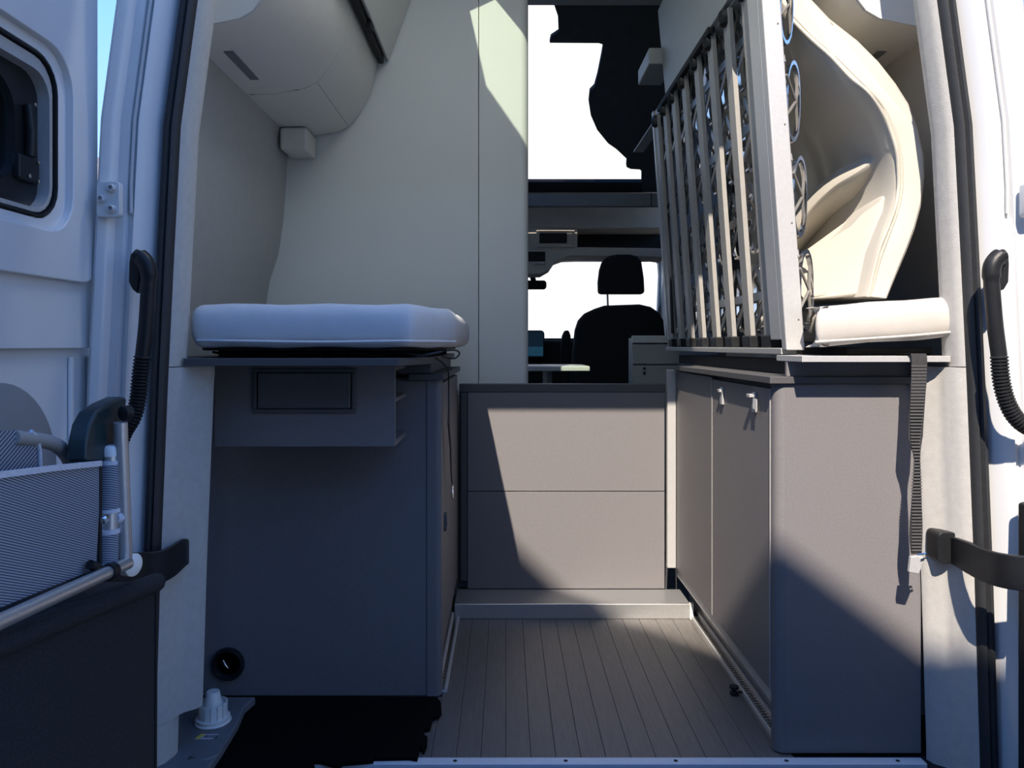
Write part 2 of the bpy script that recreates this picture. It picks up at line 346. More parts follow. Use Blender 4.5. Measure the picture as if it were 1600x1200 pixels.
# left and right rear door leaves, opened square to the van
def door(side):
    X = (lambda x: x) if side < 0 else mir
    def B(x0, x1, *r): a, b = X(x0), X(x1); return BX(min(a, b), max(a, b), *r)
    d = sthing('door_%d' % (1 if side < 0 else 2), (X(-.94), 1.2, 0), 'white %s rear door leaf swung open with rounded window' % NAMES[side], 'door')
    hw = rrect(0.8973, 1.5052, H+0.2468, H+0.5496, 0.0617)
    def ring(xa, xb, y0, y1, z0, z1, hole, rad):
        b = bmesh.new(); outer = rrect(y0, y1, z0, z1, rad)
        vo = [b.verts.new((X(xa), p[0], p[1])) for p in outer]; vh = [b.verts.new((X(xa), p[0], p[1])) for p in hole]
        eo = [b.edges.new((vo[i], vo[(i+1) % len(vo)])) for i in range(len(vo))]; eh = [b.edges.new((vh[i], vh[(i+1) % len(vh)])) for i in range(len(vh))]
        bmesh.ops.triangle_fill(b, edges=eo+eh, use_beauty=True)
        r = bmesh.ops.extrude_face_region(b, geom=list(b.faces))
        bmesh.ops.translate(b, verts=[v for v in r['geom'] if isinstance(v, bmesh.types.BMVert)], vec=(X(xb)-X(xa), 0, 0))
        mb = MB(); mb.b.free(); mb.b = b; return mb
    ring(-0.8973, -0.9758, 0.8076, 1.6689, -.58, 2.1871, hw, 0.0224).build('door_skin', 'paint', d)
    hw2 = rrect(0.8928, 1.5097, H+0.2400, H+0.5563, 0.0673)
    ring(-0.8810, -0.8973, 0.8300, 1.6577, H-0.0056, 2.1759, hw2, 0.0393).build('inner_panel', 'paint', d, 0.0067, 3)
    ring(-0.8659, -0.8827, 0.8524, 1.6319, H+0.1290, 2.1310, rrect(0.8692, 1.5388, H+0.2187, H+0.5776, 0.0785), 0.0561).build('window_surround', 'paint', d, 0.0101, 4)
    B(-0.8973, -0.8883, 1.5702, 1.5837, 0.0000, H-0.0224).build('pressed_rib', 'paint', d, 0.0045)
    B(-0.8973, -0.8861, 1.6398, 1.6555, 0.0000, H-0.0224).build('pressed_rib', 'paint', d, 0.0045)
    MB().lathe([(0.1817, 0), (0.1817, 0.0045), (0.1772, 0.0067), (0.0022, 0.0067)], (X(-0.8973), 1.3459, H-0.2468), (-side, 0, 0), 48).build('round_cover', 'roundc', d)
    # window: bezel, metal strip, pane, latch stay
    def rr(x0, x1, y0, y1, z0, z1, rad, y2, y3, z2, z3, rad2): return ring(x0, x1, y0, y1, z0, z1, rrect(y2, y3, z2, z3, rad2), rad)
    rr(-0.8782, -0.9107, 0.8950, 1.5074, H+0.2434, H+0.5529, 0.0639, 0.8990, 1.5040, H+0.2470, H+0.5490, 0.0610).build('window_gasket', 'black', d)
    rr(-0.8849, -0.9220, 0.9040, 1.4996, H+0.2512, H+0.5451, 0.0583, 0.9141, 1.4906, H+0.2591, H+0.5215, 0.0505).build('window_trim', 'alum', d)
    rr(-0.9085, -0.9332, 0.9107, 1.4951, H+0.2557, H+0.5384, 0.0449, 0.9590, 1.4222, H+0.2939, H+0.4935, 0.0673).build('window_frame', 'black', d)
    rr(-0.9264, -0.9332, 0.9197, 1.4861, H+0.2602, H+0.5272, 0.0449, 0.9309, 0.9421, H+0.3365, H+0.3477, 0.0022).build('pane', 'tint', d)
    st = MB().tube([(X(-0.9006), 1.4491, H+0.4542), (X(-0.8973), 1.4536, H+0.4038), (X(-0.9006), 1.4558, H+0.3589)], [0.0079, 0.0101, 0.0101]).build('window_stay', 'black', d)
    bb = B(-0.8950, -0.9107, 1.4155, 1.4783, H+0.3084, H+0.3567).build('latch', 'black', d, 0.0056)
    for yy, zz in ((1.4413, 0.3185), (1.4693, 0.3140), (1.4693, 0.3499), (1.4581, 0.4576)):
        MB().lathe([(0.0039, 0), (0.0039, 0.0022), (0.0011, 0.0034)], (X(-0.8939), yy, H+zz), (-side, 0, 0), 10).build('screw', 'chrome', bb)
    return d
door(-1); door(1)

# ================================================================== washroom side: overhead locker
def locker(side):
    X = (lambda x: x) if side < 0 else mir
    sd = NAMES[side]
    g = thing('overhead_locker', (X(-.67), 2.5, H+.82), ('large rounded white overhead locker above the left cushion' if side < 0 else 'pale overhead locker above the cream mattress at top right'), 'locker')
    def sec(y, lift, f=1.0):
        P = [(-.832, .80), (-.74, .802), (-.64, .82), (-.60, .84), (-.56, .885), (-.52, .96), (-.495, 1.06), (-.49, 1.18), (-.485, 1.3), (-.485, 1.6), (-.70, 1.6)]
        o = []
        for i, (x_, z_) in enumerate(P):
            zz = max(z_, .80+lift+(z_-.80)*.55) if i < 9 else z_
            xx = -.832+(x_+.832)*f if i < 10 else x_
            o.append(Vector((X(xx), y, H+min(zz, 1.6))))
        return o
    MB().loft([sec(2.94, 0), sec(2.452, 0)]).build('front_door', 'lock', g)
    cap = [sec(2.447, 0)]+[sec(2.447-.517*t, 0, 1-.135*t**1.6) for t in (.15, .3, .45, .6, .75, .9, 1)]
    MB().loft(cap).build('end_moulding', 'lock', g)
    e_ = sec(1.929, 0, .855)
    MB().prism([(p.x, 1.923, p.z) for p in e_], (0, .006, 0)).build('end_panel', 'paint', g)
    a = pX(352, 80, -.80) if 0 else None
    BX(*sorted((X(-.768), X(-.742))), 2.09, 2.31, H+.7985, H+.804).build('grille', 'greyp', g, .001)
    MB().tube([(X(-.815), 2.449, H+.80), (X(-.66), 2.449, H+.816)], .0014, 6).build('joint', 'cabd', g)
    # thin parting groove strip along the lower corner
    MB().tube([(X(-.602), 2.455, H+.8405), (X(-.602), 2.93, H+.8405)], .0018, 6).build('joint', 'cabd', g)
    return g
locker(-1); locker(1)
g = thing('hinged_panel', (-.45, 2.7, H+1.2), 'white angled panel with black hinge strip beside the left locker', 'panel')
MB().prism([(-.464, 2.30, H+1.105), (-.448, 2.30, H+1.09), (-.36, 2.30, H+1.33), (-.36, 2.30, H+1.60), (-.464, 2.30, H+1.60)], (0, .645, 0)).build('panel_body', 'lock', g, .006)
BX(-.485, -.465, 2.25, 2.93, H+1.075, H+1.11).build('hinge_strip', 'blackm', g, .002)
BX(-.472, -.452, 2.58, 2.63, H+1.070, H+1.10).build('catch', 'blackm', g, .003)
# corner bracket below the locker
tag(BX(-.825, -.725, 2.80, 2.945, H+.715, H+.798).build('wall_bracket', 'lock', None, .012, 4), 'small pale bracket block under the left locker against the washroom wall', 'bracket')
# white rear roof frame pieces behind the pillar trims (bright corners)

# ================================================================== left cabinet
g = thing('low_cabinet', (-.5, 2.45, 0), 'dark low cabinet under the left cushion with round vent near its foot', 'cabinet')
BX(-.83, -.21, 2.085, 2.835, .012, .862).build('carcass', 'cab', g)
BX(-.825, -.213, 2.075, 2.087, .004, .855).build('rear_panel', 'cab', g, .001)
MB().prism([(x, y, .004) for x, y in [(-.212, 2.072), (-.193, 2.072)]+arc((-.189, 2.088), .016, -90, 0, 5)+[(-.173, 2.10), (-.173, 2.115), (-.212, 2.115)]], (0, 0, .852)).build('corner_post', 'cab', g)
BX(-.195, -.176, 2.118, 2.80, .105, .845).build('door', 'cab', g, .002)
BX(-.22, -.176, 2.80, 2.836, .03, .77).build('end_post', 'cabd', g)
BX(-.26, -.166, 2.055, 2.808, .857, .874).build('worktop', 'cabd', g, .002)
BX(-.29, -.20, 2.06, 2.80, .875, .9035).build('riser', 'cabd', g, .002)
dl = BX(-.178, -.168, 2.19, 2.215, .42, .47).build('door_latch', 'cabd', g, .003)
BX(-.168, -.165, 2.196, 2.208, .435, .455).build('catch', 'chrome', dl, .001)
BX(-.21, -.186, 2.09, 2.80, .0, .10).build('kick_panel', 'cabd', g)
c = pY(357, 1037, 2.072)
v = MB().lathe([(.044, 0), (.044, -.008), (.041, -.013), (.036, -.013), (.032, -.006), (.030, .010)], c, (0, 1, 0), 36).build('vent_ring', 'black', g)
MB().lathe([(.030, .0), (.029, .004), (.020, .012), (.0005, .014)], c, (0, 1, 0), 24).build('vent_core', 'black', v)
MB().tube([c+Vector((-.012, -.006, .012)), c+Vector((-.006, -.008, .0)), c+Vector((.002, -.006, -.010))], [.002, .004, .002]).build('vent_lever', 'chrome', v)
# box with a hatch hanging in front
g = thing('storage_box', (-.49, 1.95, .8), 'dark box with framed hatch hanging under the left shelf board', 'storage box')
BX(-.706, -.2686, 1.863, 1.878, .705, .903).build('front_panel', 'cab', g, .001)
BX(-.706, -.690, 1.878, 2.072, .705, .903).build('side_panel', 'cab', g)
BX(-.690, -.2686, 1.878, 2.072, .705, .719).build('bottom_panel', 'cab', g, .001)
BX(-.690, -.2686, 1.878, 2.072, .812, .822).build('shelf', 'cab', g, .001)
BX(-.690, -.2686, 1.878, 2.05, .890, .903).build('top_panel', 'cab', g)
BX(-.40, -.39, 1.878, 2.072, .719, .89).build('divider', 'cab', g)
def frame_y(u0, u1, v0, v1, wd, y0, y1):
    m = MB(); m.box(u0, u1, y0, y1, v0, v0+wd); m.box(u0, u1, y0, y1, v1-wd, v1); m.box(u0, u0+wd, y0, y1, v0+wd, v1-wd); m.box(u1-wd, u1, y0, y1, v0+wd, v1-wd); return m
a = pY(397, 645, 1.86); b = pY(556, 576, 1.86)
h = frame_y(a.x, b.x, a.z, b.z, .009, 1.853, 1.863).build('hatch_frame', 'cabd', g, .002)
BX(a.x+.012, b.x-.012, 1.848, 1.862, a.z+.012, b.z-.010).build('hatch_door', 'cabd', h, .003)

# left shelf board, slatted base, cushion
def board(pts, z0, z1): return MB().prism([(p[0], p[1], z0) for p in pts], (0, 0, z1-z0))
s1 = board([(-.714, 1.70), (-.236, 1.70), (-.187, 1.90), (-.187, 2.80), (-.88, 2.80), (-.88, 1.95), (-.80, 1.80), (-.714, 1.79)], .905, .9215).build('shelf_board', 'cabd', None, .001)
tag(s1, 'grey shelf board carrying the left cushion', 'shelf board')
g = thing('bed_grid', (-.5, 2.3, .921), 'black slatted base between left cushion and shelf board', 'bed base')
board([(-.70, 1.79), (-.27, 1.79), (-.18, 2.0), (-.18, 2.76), (-.77, 2.76), (-.77, 1.95)], .9385, .9455).build('base_plate', 'blackm', g)
for k in range(5):
    x0 = -.69+.11*k
    MB().tube([(x0, 1.81, .935), (x0+.05, 1.805, .9258), (x0+.10, 1.81, .935)], .0035, 6).build('spring_foot', 'black', g)
for y_ in (2.03, 2.35, 2.7):
    BX(-.76, -.21, y_, y_+.04, .922, .9385).build('cross_slat', 'blackm', g, .001)
def cushion(name, outline, z0, z1, m, tilt=0, rad=.028, seam=True, lab='', x0=0, grp=None):
    """soft slab from a rounded XY outline"""
    g = None; n = 10; prof = []
    for k in range(n+1):
        a = math.pi*k/n-math.pi/2; prof.append((rad*(1-math.cos(a)), math.sin(a)))
    # offset inward by prof[0], height by prof[1]
    cx = sum(p[0] for p in outline)/len(outline); cy = sum(p[1] for p in outline)/len(outline)
    def off(d):
        o = []; L_ = len(outline)
        for i in range(L_):
            p0 = Vector(outline[i-1]); p1 = Vector(outline[i]); p2 = Vector(outline[(i+1) % L_])
            t = (p2-p0).normalized(); nn = Vector((-t.y, t.x)); 
            if (Vector((cx, cy))-p1).dot(nn) < 0: nn = -nn
            o.append(p1+nn*d)
        return o
    secs = []
    zm = (z0+z1)/2; hh = (z1-z0)/2
    for d, s_ in prof:
        r2 = off(d)
        sh = math.copysign(abs(s_)**.75, s_)
        secs.append([Vector((p.x, p.y, zm+hh*sh+tilt*(p.x-x0)+.0018*math.sin(p.x*31+p.y*17+s_*3))) for p in r2])
    top = [p*1 for p in secs[-1]]; 
    c3 = sum(top, Vector())/len(top)
    for f_ in (.7, .3): secs.append([c3+(p-c3)*f_+Vector((0, 0, .004*(1-f_))) for p in top])
    secs.insert(0, [sum(secs[0], Vector())/len(top)+(p-sum(secs[0], Vector())/len(top))*.5 for p in secs[0]])
    mb = MB().loft(secs); return mb
def rounded_poly(pts, r, n=5):
    o = []; L_ = len(pts)
    for i in range(L_):
        p0, p1, p2 = Vector(pts[i-1]), Vector(pts[i]), Vector(pts[(i+1) % L_])
        a = p1+(p0-p1).normalized()*r; b = p1+(p2-p1).normalized()*r
        for k in range(n+1):
            t = k/n; o.append(tuple((1-t)**2*a+2*t*(1-t)*p1+t*t*b))
    # densify
    out_ = []
    for i in range(len(o)):
        a = Vector(o[i]); b = Vector(o[(i+1) % len(o)]); m_ = max(1, int((b-a).length/.05))
        for k in range(m_): out_.append(tuple(a+(b-a)*k/m_))
    return out_
g = thing('bed_cushion', (-.5, 2.3, .95), 'white bed cushion on the left shelf board', 'cushion')
cushion('c', rounded_poly([(-.712, 1.735), (-.21, 1.735), (-.130, 1.98), (-.130, 2.80), (-.79, 2.80), (-.79, 1.95)], .03), .946, 1.045, 'cush').build('cover', 'cush', g)
MB().tube(smooth_path([(-.70, 1.742, .962), (-.58, 1.731, .960), (-.42, 1.731, .958), (-.25, 1.733, .960), (-.20, 1.765, .960), (-.130, 1.985, .960)], 6), .0032, 8).build('piping', 'cush', g)

# cord and strap hanging beside the left cabinet
g = thing('hanging_strap', (-.16, 2.2, .7), 'thin black strap with hook hanging beside the left cabinet door', 'strap')
pp = [pX(680, 560, -.19)+Vector((0,0,0)), pX(688, 572, -.18), pX(697, 581, -.17), pX(701, 600, -.162)]
MB().tube(smooth_path([Vector((-.20, 2.04, .925)), Vector((-.17, 2.06, .905)), Vector((-.157, 2.10, .878)), pX(701, 605, -.158)], 5), .0022, 8).build('cord', 'black', g)
MB().tube(smooth_path([Vector((-.21, 2.03, .93)), Vector((-.14, 2.06, .938)), Vector((-.125, 2.08, .928)), Vector((-.14, 2.07, .915)), Vector((-.17, 2.05, .922))], 5), .0022, 8).build('cord_loop', 'black', g)
pts = [pX(701, 605, -.158), pX(701.5, 640, -.158), pX(701, 660, -.158), pX(704, 700, -.158), pX(705, 740, -.158), pX(706.5, 756, -.158)]
MB().strip(pts, (0, 1, 0), [.006, .03, .05, .03, .012, .008], .003, (1, 0, 0)).build('webbing', 'webbing', g)
c = pX(707, 768, -.158)
MB().tube([c+Vector((0, .012*math.cos(a*math.pi/6), .02*math.sin(a*math.pi/6))) for a in range(12)]+[c+Vector((0, .012, 0))], .0028, 8).build('hook', 'chrome', g)

# ================================================================== right cabinet
g = thing('tall_cupboard', (.8, 2.3, 0), 'grey-brown cupboard with two aisle doors under the bed frame', 'cupboard')
BX(.648, 1.0, 1.80, 2.83, .085, .862).build('carcass', 'cab', g)
BX(.650, .964, 1.782, 1.80, .004, .861).build('rear_panel', 'cab', g, .001)
MB().prism([(x, y, .004) for x, y in [(.6495, 1.782)]+[(.626+.024-.024*math.sin(math.radians(a)), 1.784+.022-.024*math.cos(math.radians(a))) for a in range(0, 91, 15)]+[(.626, 1.812), (.6495, 1.812)]], (0, 0, .858)).build('corner_post', 'cab', g)
d1 = BX(.626, .643, 1.815, 2.328, .134, .848).build('door', 'cab', g, .0015)
d2 = BX(.626, .643, 2.332, 2.812, .134, .855).build('door', 'cab', g, .0015)
BX(.6245, .626, 2.325, 2.3345, .134, .848).build('door_edge', 'slat', g)
BX(.632, .66, 1.812, 2.83, .10, .131).build('lower_strip', 'alum', g, .001)
BX(.676, .69, 1.80, 2.83, .0, .062).build('kick_panel', 'slat', g, .001)
BX(.61, .964, 1.772, 2.80, .862, .878).build('worktop', 'cabd', g, .0015)
BX(.70, .96, 1.86, 3.1, .879, .912).build('bed_support', 'blackm', g)
BX(.655, .96, 1.79, 1.80, .879, .912).build('upper_strip', 'cab', g)
BX(.593, .6255, 2.815, 2.838, .134, .861).build('aluminium_post', 'alum', g, .003)
BX(.6235, .6255, 1.8125, 1.8155, .134, .848).build('door_edge', 'alum', g)
def latch(px, py, big):
    c = pX(px, py, .626)
    l = BX(.619, .626, c.y-.012, c.y+.012, c.z-.026, c.z+.024).build('latch', 'alum', d1, .002)
    return c
# thing > part > sub-part: latches belong to the door
c = latch(1130, 618, False); BX(.612, .619, c.y-.010, c.y+.010, c.z+.010, c.z+.018).build('latch_hook', 'alum', d1, .001)
c = latch(1181, 628, True); BX(.606, .619, c.y-.012, c.y+.012, c.z+.012, c.z+.020).build('latch_hook', 'alum', d1, .001)
tg = BX(.6135, .6145, c.y-.045, c.y-.016, c.z-.016, c.z+.010).build('care_tag', 'whitep', d1); 
# floor rails with square teeth
def rail(name, xa, xb, ya, yb, lab, flip):
    g = thing(name, ((xa+xb)/2, (ya+yb)/2, 0), lab, 'floor rail')
    BX(xa, xb, ya, yb, .0, .006).build('rail_base', 'alum', g, .001)
    x0 = xb-.007 if flip else xa
    BX(x0, x0+.007, ya, yb, .006, .026).build('rail_web', 'alum', g, .001)
    xo = xa if flip else xb-.005
    BX(xo, xo+.005, ya, yb, .006, .012).build('rail_lip', 'alum', g, .001)
    n = int((yb-ya)/.0145); me = None
    for k in range(n):
        y = ya+.007+k*.0145
        if me is None:
            me = BX(xa+.006, xb-.008, y-.0035, y+.0035, .006, .016).build('rail_tooth', 'chrome', g); me0 = y
        else: copy_part(me, g, (0, y-me0, 0))
rail('floor_rail', .644, .674, 1.83, 2.665, 'toothed aluminium floor rail at the foot of the right cupboard', True)
rail('floor_rail', -.186, -.160, 2.10, 2.665, 'toothed aluminium floor rail at the foot of the left cabinet', False)
c = pZ(1147, 1080, .01)
g = thing('rail_stop', (c.x, c.y, 0), 'small black stop knob on the floor beside the right floor rail', 'knob')
MB().lathe([(.008, 0), (.012, .002), (.012, .008), (.006, .010), (.006, .016), (.013, .018), (.013, .024), (.0003, .026)], (c.x, c.y, .0005), seg=8).build('knob', 'blackm', g)
BX(c.x, .650, c.y-.003, c.y+.003, .006, .010).build('pin', 'black', g)

# ================================================================== centre divider and step
g = thing('floor_step', (.22, 2.75, 0), 'low grey step with metal nosing below the divider panels', 'step')
BX(-.178, .645, 2.678, 2.84, .0, .045).build('step_block', 'cabd', g)
BX(-.178, .645, 2.676, 2.84, .045, .049).build('step_top', 'step', g, .001)
BX(-.178, .645, 2.668, 2.678, .0005, .052).build('step_nosing', 'alu', g, .002)
BX(.640, .652, 2.662, 2.68, .0, .055).build('nosing_cap', 'whitep', g, .001)
MB().lathe([(.006, 0), (.006, .004), (.0003, .005)], (-.165, 2.83, .05), seg=12).build('screw', 'chrome', g)
g = thing('divider', (.2, 2.86, .05), 'two-board grey divider across the aisle between the cabinets', 'divider')
yj = H-(768-CY)*2.84/F
BX(-.14, .588, 2.84, 2.86, yj+.0015, .777).build('upper_board', 'cab', g, .0015)
BX(-.14, .588, 2.84, 2.86, .051, yj-.0015).build('lower_board', 'cab', g, .0015)
BX(-.172, .588, 2.861, 2.885, .051, .777).build('back_board', 'cabd', g)
BX(-.165, -.142, 2.842, 2.860, .08, .777).build('side_strip', 'cabd', g)
BX(-.172, .591, 2.838, 2.885, .778, .808).build('top_ledge', 'cabd', g, .002)

# ================================================================== added black patch for blacked-out floor, grey ledge, white cap
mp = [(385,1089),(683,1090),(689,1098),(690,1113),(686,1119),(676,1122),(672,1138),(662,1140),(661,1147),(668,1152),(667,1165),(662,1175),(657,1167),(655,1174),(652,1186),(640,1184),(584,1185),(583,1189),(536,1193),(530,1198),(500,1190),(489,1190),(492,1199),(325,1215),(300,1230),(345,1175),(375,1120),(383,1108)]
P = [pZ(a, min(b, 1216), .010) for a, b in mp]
tag(MB().prism([(p.x, p.y, .0035) for p in P], (0, 0, .008)).build('floor_patch', 'patchb', None, smooth=False), 'ragged black patch standing for the blacked-out floor before the left cabinet', 'mat')
g = thing('side_ledge', (-.72, 1.9, 0), 'dark grey plastic ledge at the foot of the left pillar trim', 'ledge')
P = [(-.86, 1.74), (-.655, 1.745), (-.615, 2.0), (-.60, 2.07), (-.86, 2.07)]
P = [pZ(a, b, .03) for a, b in ((245,1205),(322,1205),(345,1172),(372,1128),(382,1104),(400,1088),(300,1088),(200,1100))]
MB().prism([(p.x, p.y, .001) for p in P], (0, 0, .029)).build('ledge_body', 'greyp', g, .006, 3)
c = pZ(323, 1177, .03); MB().lathe([(.030, 0), (.028, .003), (.002, .0035)], (c.x, c.y, .030), seg=24).build('raised_pad', 'greyp', g)
c = pZ(298, 1186, .03); MB().lathe([(.006, 0), (.006, .003), (.002, .004)], (c.x-.0, c.y, .0305), seg=12).build('screw', 'chrome', g)
a = pZ(300, 1155, .0305); b = pZ(342, 1147, .0305)
st = MB().prism([(a.x+.006, a.y, .0302), (b.x-.006, a.y, .0302), (b.x, b.y, .0302), (a.x+.012, b.y, .0302)], (0, 0, .0006)).build('sticker', 'sticker', g)
MB().prism([(a.x+.006, a.y, .0309), (a.x+.017, a.y, .0309), (a.x+.023, b.y, .0309), (a.x+.012, b.y, .0309)], (0, 0, .0003)).build('yellow_bar', 'yellow', st)
for q in range(6):
    xx = a.x+.024+q*.0055; BX(xx, xx+.003, a.y+.006, b.y-.006, .0309, .0312).build('print_mark', 'black', st)
c = pZ(333, 1128, .03)
g = thing('filter_cap', (c.x, c.y, .03), 'white plastic filter cap standing on the grey ledge', 'filter cap')
MB().lathe([(.041, .0), (.043, .003), (.041, .006), (.036, .007), (.040, .010), (.040, .013), (.034, .014)], (c.x, c.y, .0305), seg=32).build('base_rim', 'whitep', g)
m = MB()
for k in range(14):
    a0 = k*2*math.pi/14; a1 = a0+.36
    ring_ = []
    for a, r in ((a0, .031), (a0, .034), (a1, .034), (a1, .031)): ring_.append((c.x+r*math.cos(a), c.y+r*math.sin(a), .043))
    m.prism(ring_, (0, 0, .036))
m.build('slotted_wall', 'whitep', g)
MB().lathe([(.0308, .012), (.0308, .038), (.022, .040), (.020, .050), (.016, .072), (.015, .075), (.0003, .075)], (c.x, c.y, .0305), seg=28).build('nozzle', 'whitep', g)

# ================================================================== right shelf board, cushion, strap
tag(board([(.656, 1.70), (.985, 1.70), (1.03, 1.80), (1.03, 2.7), (.775, 2.7), (.775, 1.86), (.656, 1.86)], .9135, .927).build('shelf_board', 'alum', None, .001), 'pale-edged shelf board under the right cushion', 'shelf board')
tag(BX(.79, .99, 1.78, 2.65, .9275, .945).build('cushion_board', 'blackm', None, .003), 'black base board squeezed between right cushion and shelf board', 'bed base')
g = thing('bed_cushion', (.85, 2.2, .95), 'cream-white bed cushion on the right shelf board below the curved mattress', 'cushion')
cushion('c', rounded_poly([(.684, 1.705), (1.006, 1.705), (1.03, 1.80), (1.03, 2.60), (.80, 2.60), (.79, 1.90)], .026), .947, 1.038, 'cush', tilt=.07, x0=.69).build('cover', 'cushr', g)
MB().tube(smooth_path([(.69, 1.712, .958), (.78, 1.702, .964), (.9, 1.702, .972), (1.0, 1.708, .981)], 6), .003, 8).build('piping', 'cushr', g)
g = thing('lashing_strap', (.91, 1.69, .9), 'black ribbed lashing strap with metal buckle hanging from the right shelf board', 'strap')
pts = [Vector((.902, 1.745, .931)), Vector((.905, 1.700, .932)), pY(1436, 557, 1.690), pY(1435, 600, 1.688), pY(1431, 660, 1.69), pY(1430, 690, 1.69), pY(1433, 720, 1.69), pY(1432, 790, 1.69), pY(1431, 840, 1.69), pY(1432, 866, 1.69)]
MB().strip(smooth_path(pts, 3), (1, 0, 0), [.034]*10+[.033]*5+[.028, .022, .016, .012, .014, .018, .022, .026, .028, .028, .026, .024, .022], .0025, (0, 1, 0)).build('webbing', 'webbing', g)
k = 0
for i in range(58):
    yy = 572+i*5.05; p = pY(0, yy, 1.687); wd = interp([(560, .034), (640, .030), (690, .020), (718, .013), (760, .022), (870, .022)], yy)
    cx_ = pY(interp([(560, 1436), (600, 1435), (660, 1431), (690, 1430), (720, 1433), (790, 1432), (870, 1432)], yy), yy, 1.687).x
    BX(cx_-wd/2, cx_+wd/2, 1.6855, 1.6885, p.z-.0016, p.z+.0016).build('weave_rib', 'cabd', g, smooth=False)
c = pY(1429, 880, 1.69)
MB().prism([(c.x+u, 1.682, c.z+v) for u, v in ((-.016, -.018), (.006, -.022), (.018, .008), (.014, .020), (-.012, .016))], (0, .010, 0)).build('buckle', 'alum', g, .002)
MB().tube([(c.x+.008, 1.68, c.z+.010), (c.x+.022, 1.68, c.z+.016), (c.x+.020, 1.68, c.z+.024), (c.x+.004, 1.684, c.z+.020)], .0022, 8).build('buckle_bar', 'chrome', g)

# ================================================================== cream mattress bent into a C
g = thing('folded_mattress', (.95, 2.3, 1.07), 'large cream mattress bent into a curve behind the slatted bed frame', 'mattress')
Y0 = 1.93
def yf(px): return 1.95-.13*max(0, min(1, (px-1250)/150))
outer_px = [(1224,-62),(1250,-28),(1300,25),(1345,60),(1378,93),(1405,128),(1425,160),(1440,200),(1449,240),(1450,275),(1445,320),(1434,360),(1421,395),(1405,432),(1390,466)]
inner_px = [(1222,16),(1232,30),(1262,62),(1295,92),(1325,122),(1350,145),(1372,172),(1386,200),(1396,232),(1400,262),(1401,290),(1395,322),(1384,352),(1370,392),(1352,462)]
def msec(y, shrink, th):
    O = [pY(a, b, yf(a)) for a, b in outer_px]; I = [pY(c, d, yf(a)) for (a, b), (c, d) in zip(outer_px, inner_px)]
    D = [yf(a)-Y0 for a, b in outer_px]
    o = []
    cx_, cz_ = .80, 1.35
    for p, d_ in zip(O, D): o.append(Vector((p.x+(cx_-p.x)*shrink, y+d_, p.z+(cz_-p.z)*shrink*.1)))
    q = []
    for a, b, d_ in zip(O, I, D):
        p = a+(b-a)*th
        q.append(Vector((p.x+(cx_-p.x)*shrink, y+d_, p.z+(cz_-p.z)*shrink*.1)))
    return o, q
def soft(o, q, ins):
    # inset ring to round the slab edge
    return [a+(b-a)*ins for a, b in zip(o, q)]+[b+(a-b)*ins for a, b in zip(o, q)][::-1]
S = []
for y, sh, ins, th in ((Y0, .0, .16, 1), (Y0+.006, 0, .07, 1), (Y0+.02, 0, .015, 1), (Y0+.045, 0, 0, 1.0), (Y0+.2, .04, 0, 1.05), (2.3, .16, 0, 1.2), (2.5, .34, 0, 1.3), (2.65, .50, 0, 1.4), (2.8, .62, 0, 1.4)):
    o, q = msec(y, sh, th); S.append(soft(o, q, ins))
MB().loft(S).build('mattress_body', 'cream', g)
o, q = msec(Y0+.004, 0, 1)
pp = [b+(a-b)*.08+Vector((0, -.004+.002*math.sin(i*2.1), .002*math.sin(i*3))) for i, (a, b) in enumerate(zip(o, q))]
MB().tube(smooth_path(pp[1:], 5), .0045, 8).build('piping', 'cream', g)
pp = [b+(a-b)*.20+Vector((0, -.002, 0)) for i, (a, b) in enumerate(zip(o, q))]
MB().tube(smooth_path(pp[1:], 5), .0035, 8).build('piping', 'cream', g)
# fold of the mattress bulging across the inside of the curve
rd = smooth_path([pY(1228, 385, 2.12), pY(1262, 330, 2.05), pY(1300, 292, 1.98), pY(1340, 268, 1.92), pY(1385, 236, 1.885)], 5)
bot = smooth_path([pY(1228, 440, 2.30), pY(1262, 405, 2.28), pY(1300, 365, 2.20), pY(1345, 325, 2.05), pY(1385, 280, 1.92)], 5)
top = smooth_path([pY(1228, 350, 2.4), pY(1262, 300, 2.35), pY(1300, 260, 2.25), pY(1340, 235, 2.10), pY(1388, 215, 1.95)], 5)
secs = []
for a, b, c in zip(rd, bot, top):
    secs.append([a, a+(b-a)*.35+Vector((0, .01, 0)), b, (b+c)/2+Vector((0, .1, 0)), c, a+(c-a)*.3+Vector((0, -.004, .012))])
MB().loft(secs).build('inner_fold', 'cream', g, 0, 2, True, 2)
# lower flap of the mattress below the fold
fpx = [(1386,300,1.86),(1380,345,1.86),(1368,395,1.86),(1351,461,1.865),(1300,465,1.91),(1250,468,1.96),(1228,470,1.97),(1228,418,2.02),(1255,407,2.02),(1290,388,2.01),(1330,353,1.95),(1362,318,1.90)]
MB().prism([pY(*q) for q in fpx], (.01, .13, 0)).build('lower_flap', 'cream', g, .012, 4)

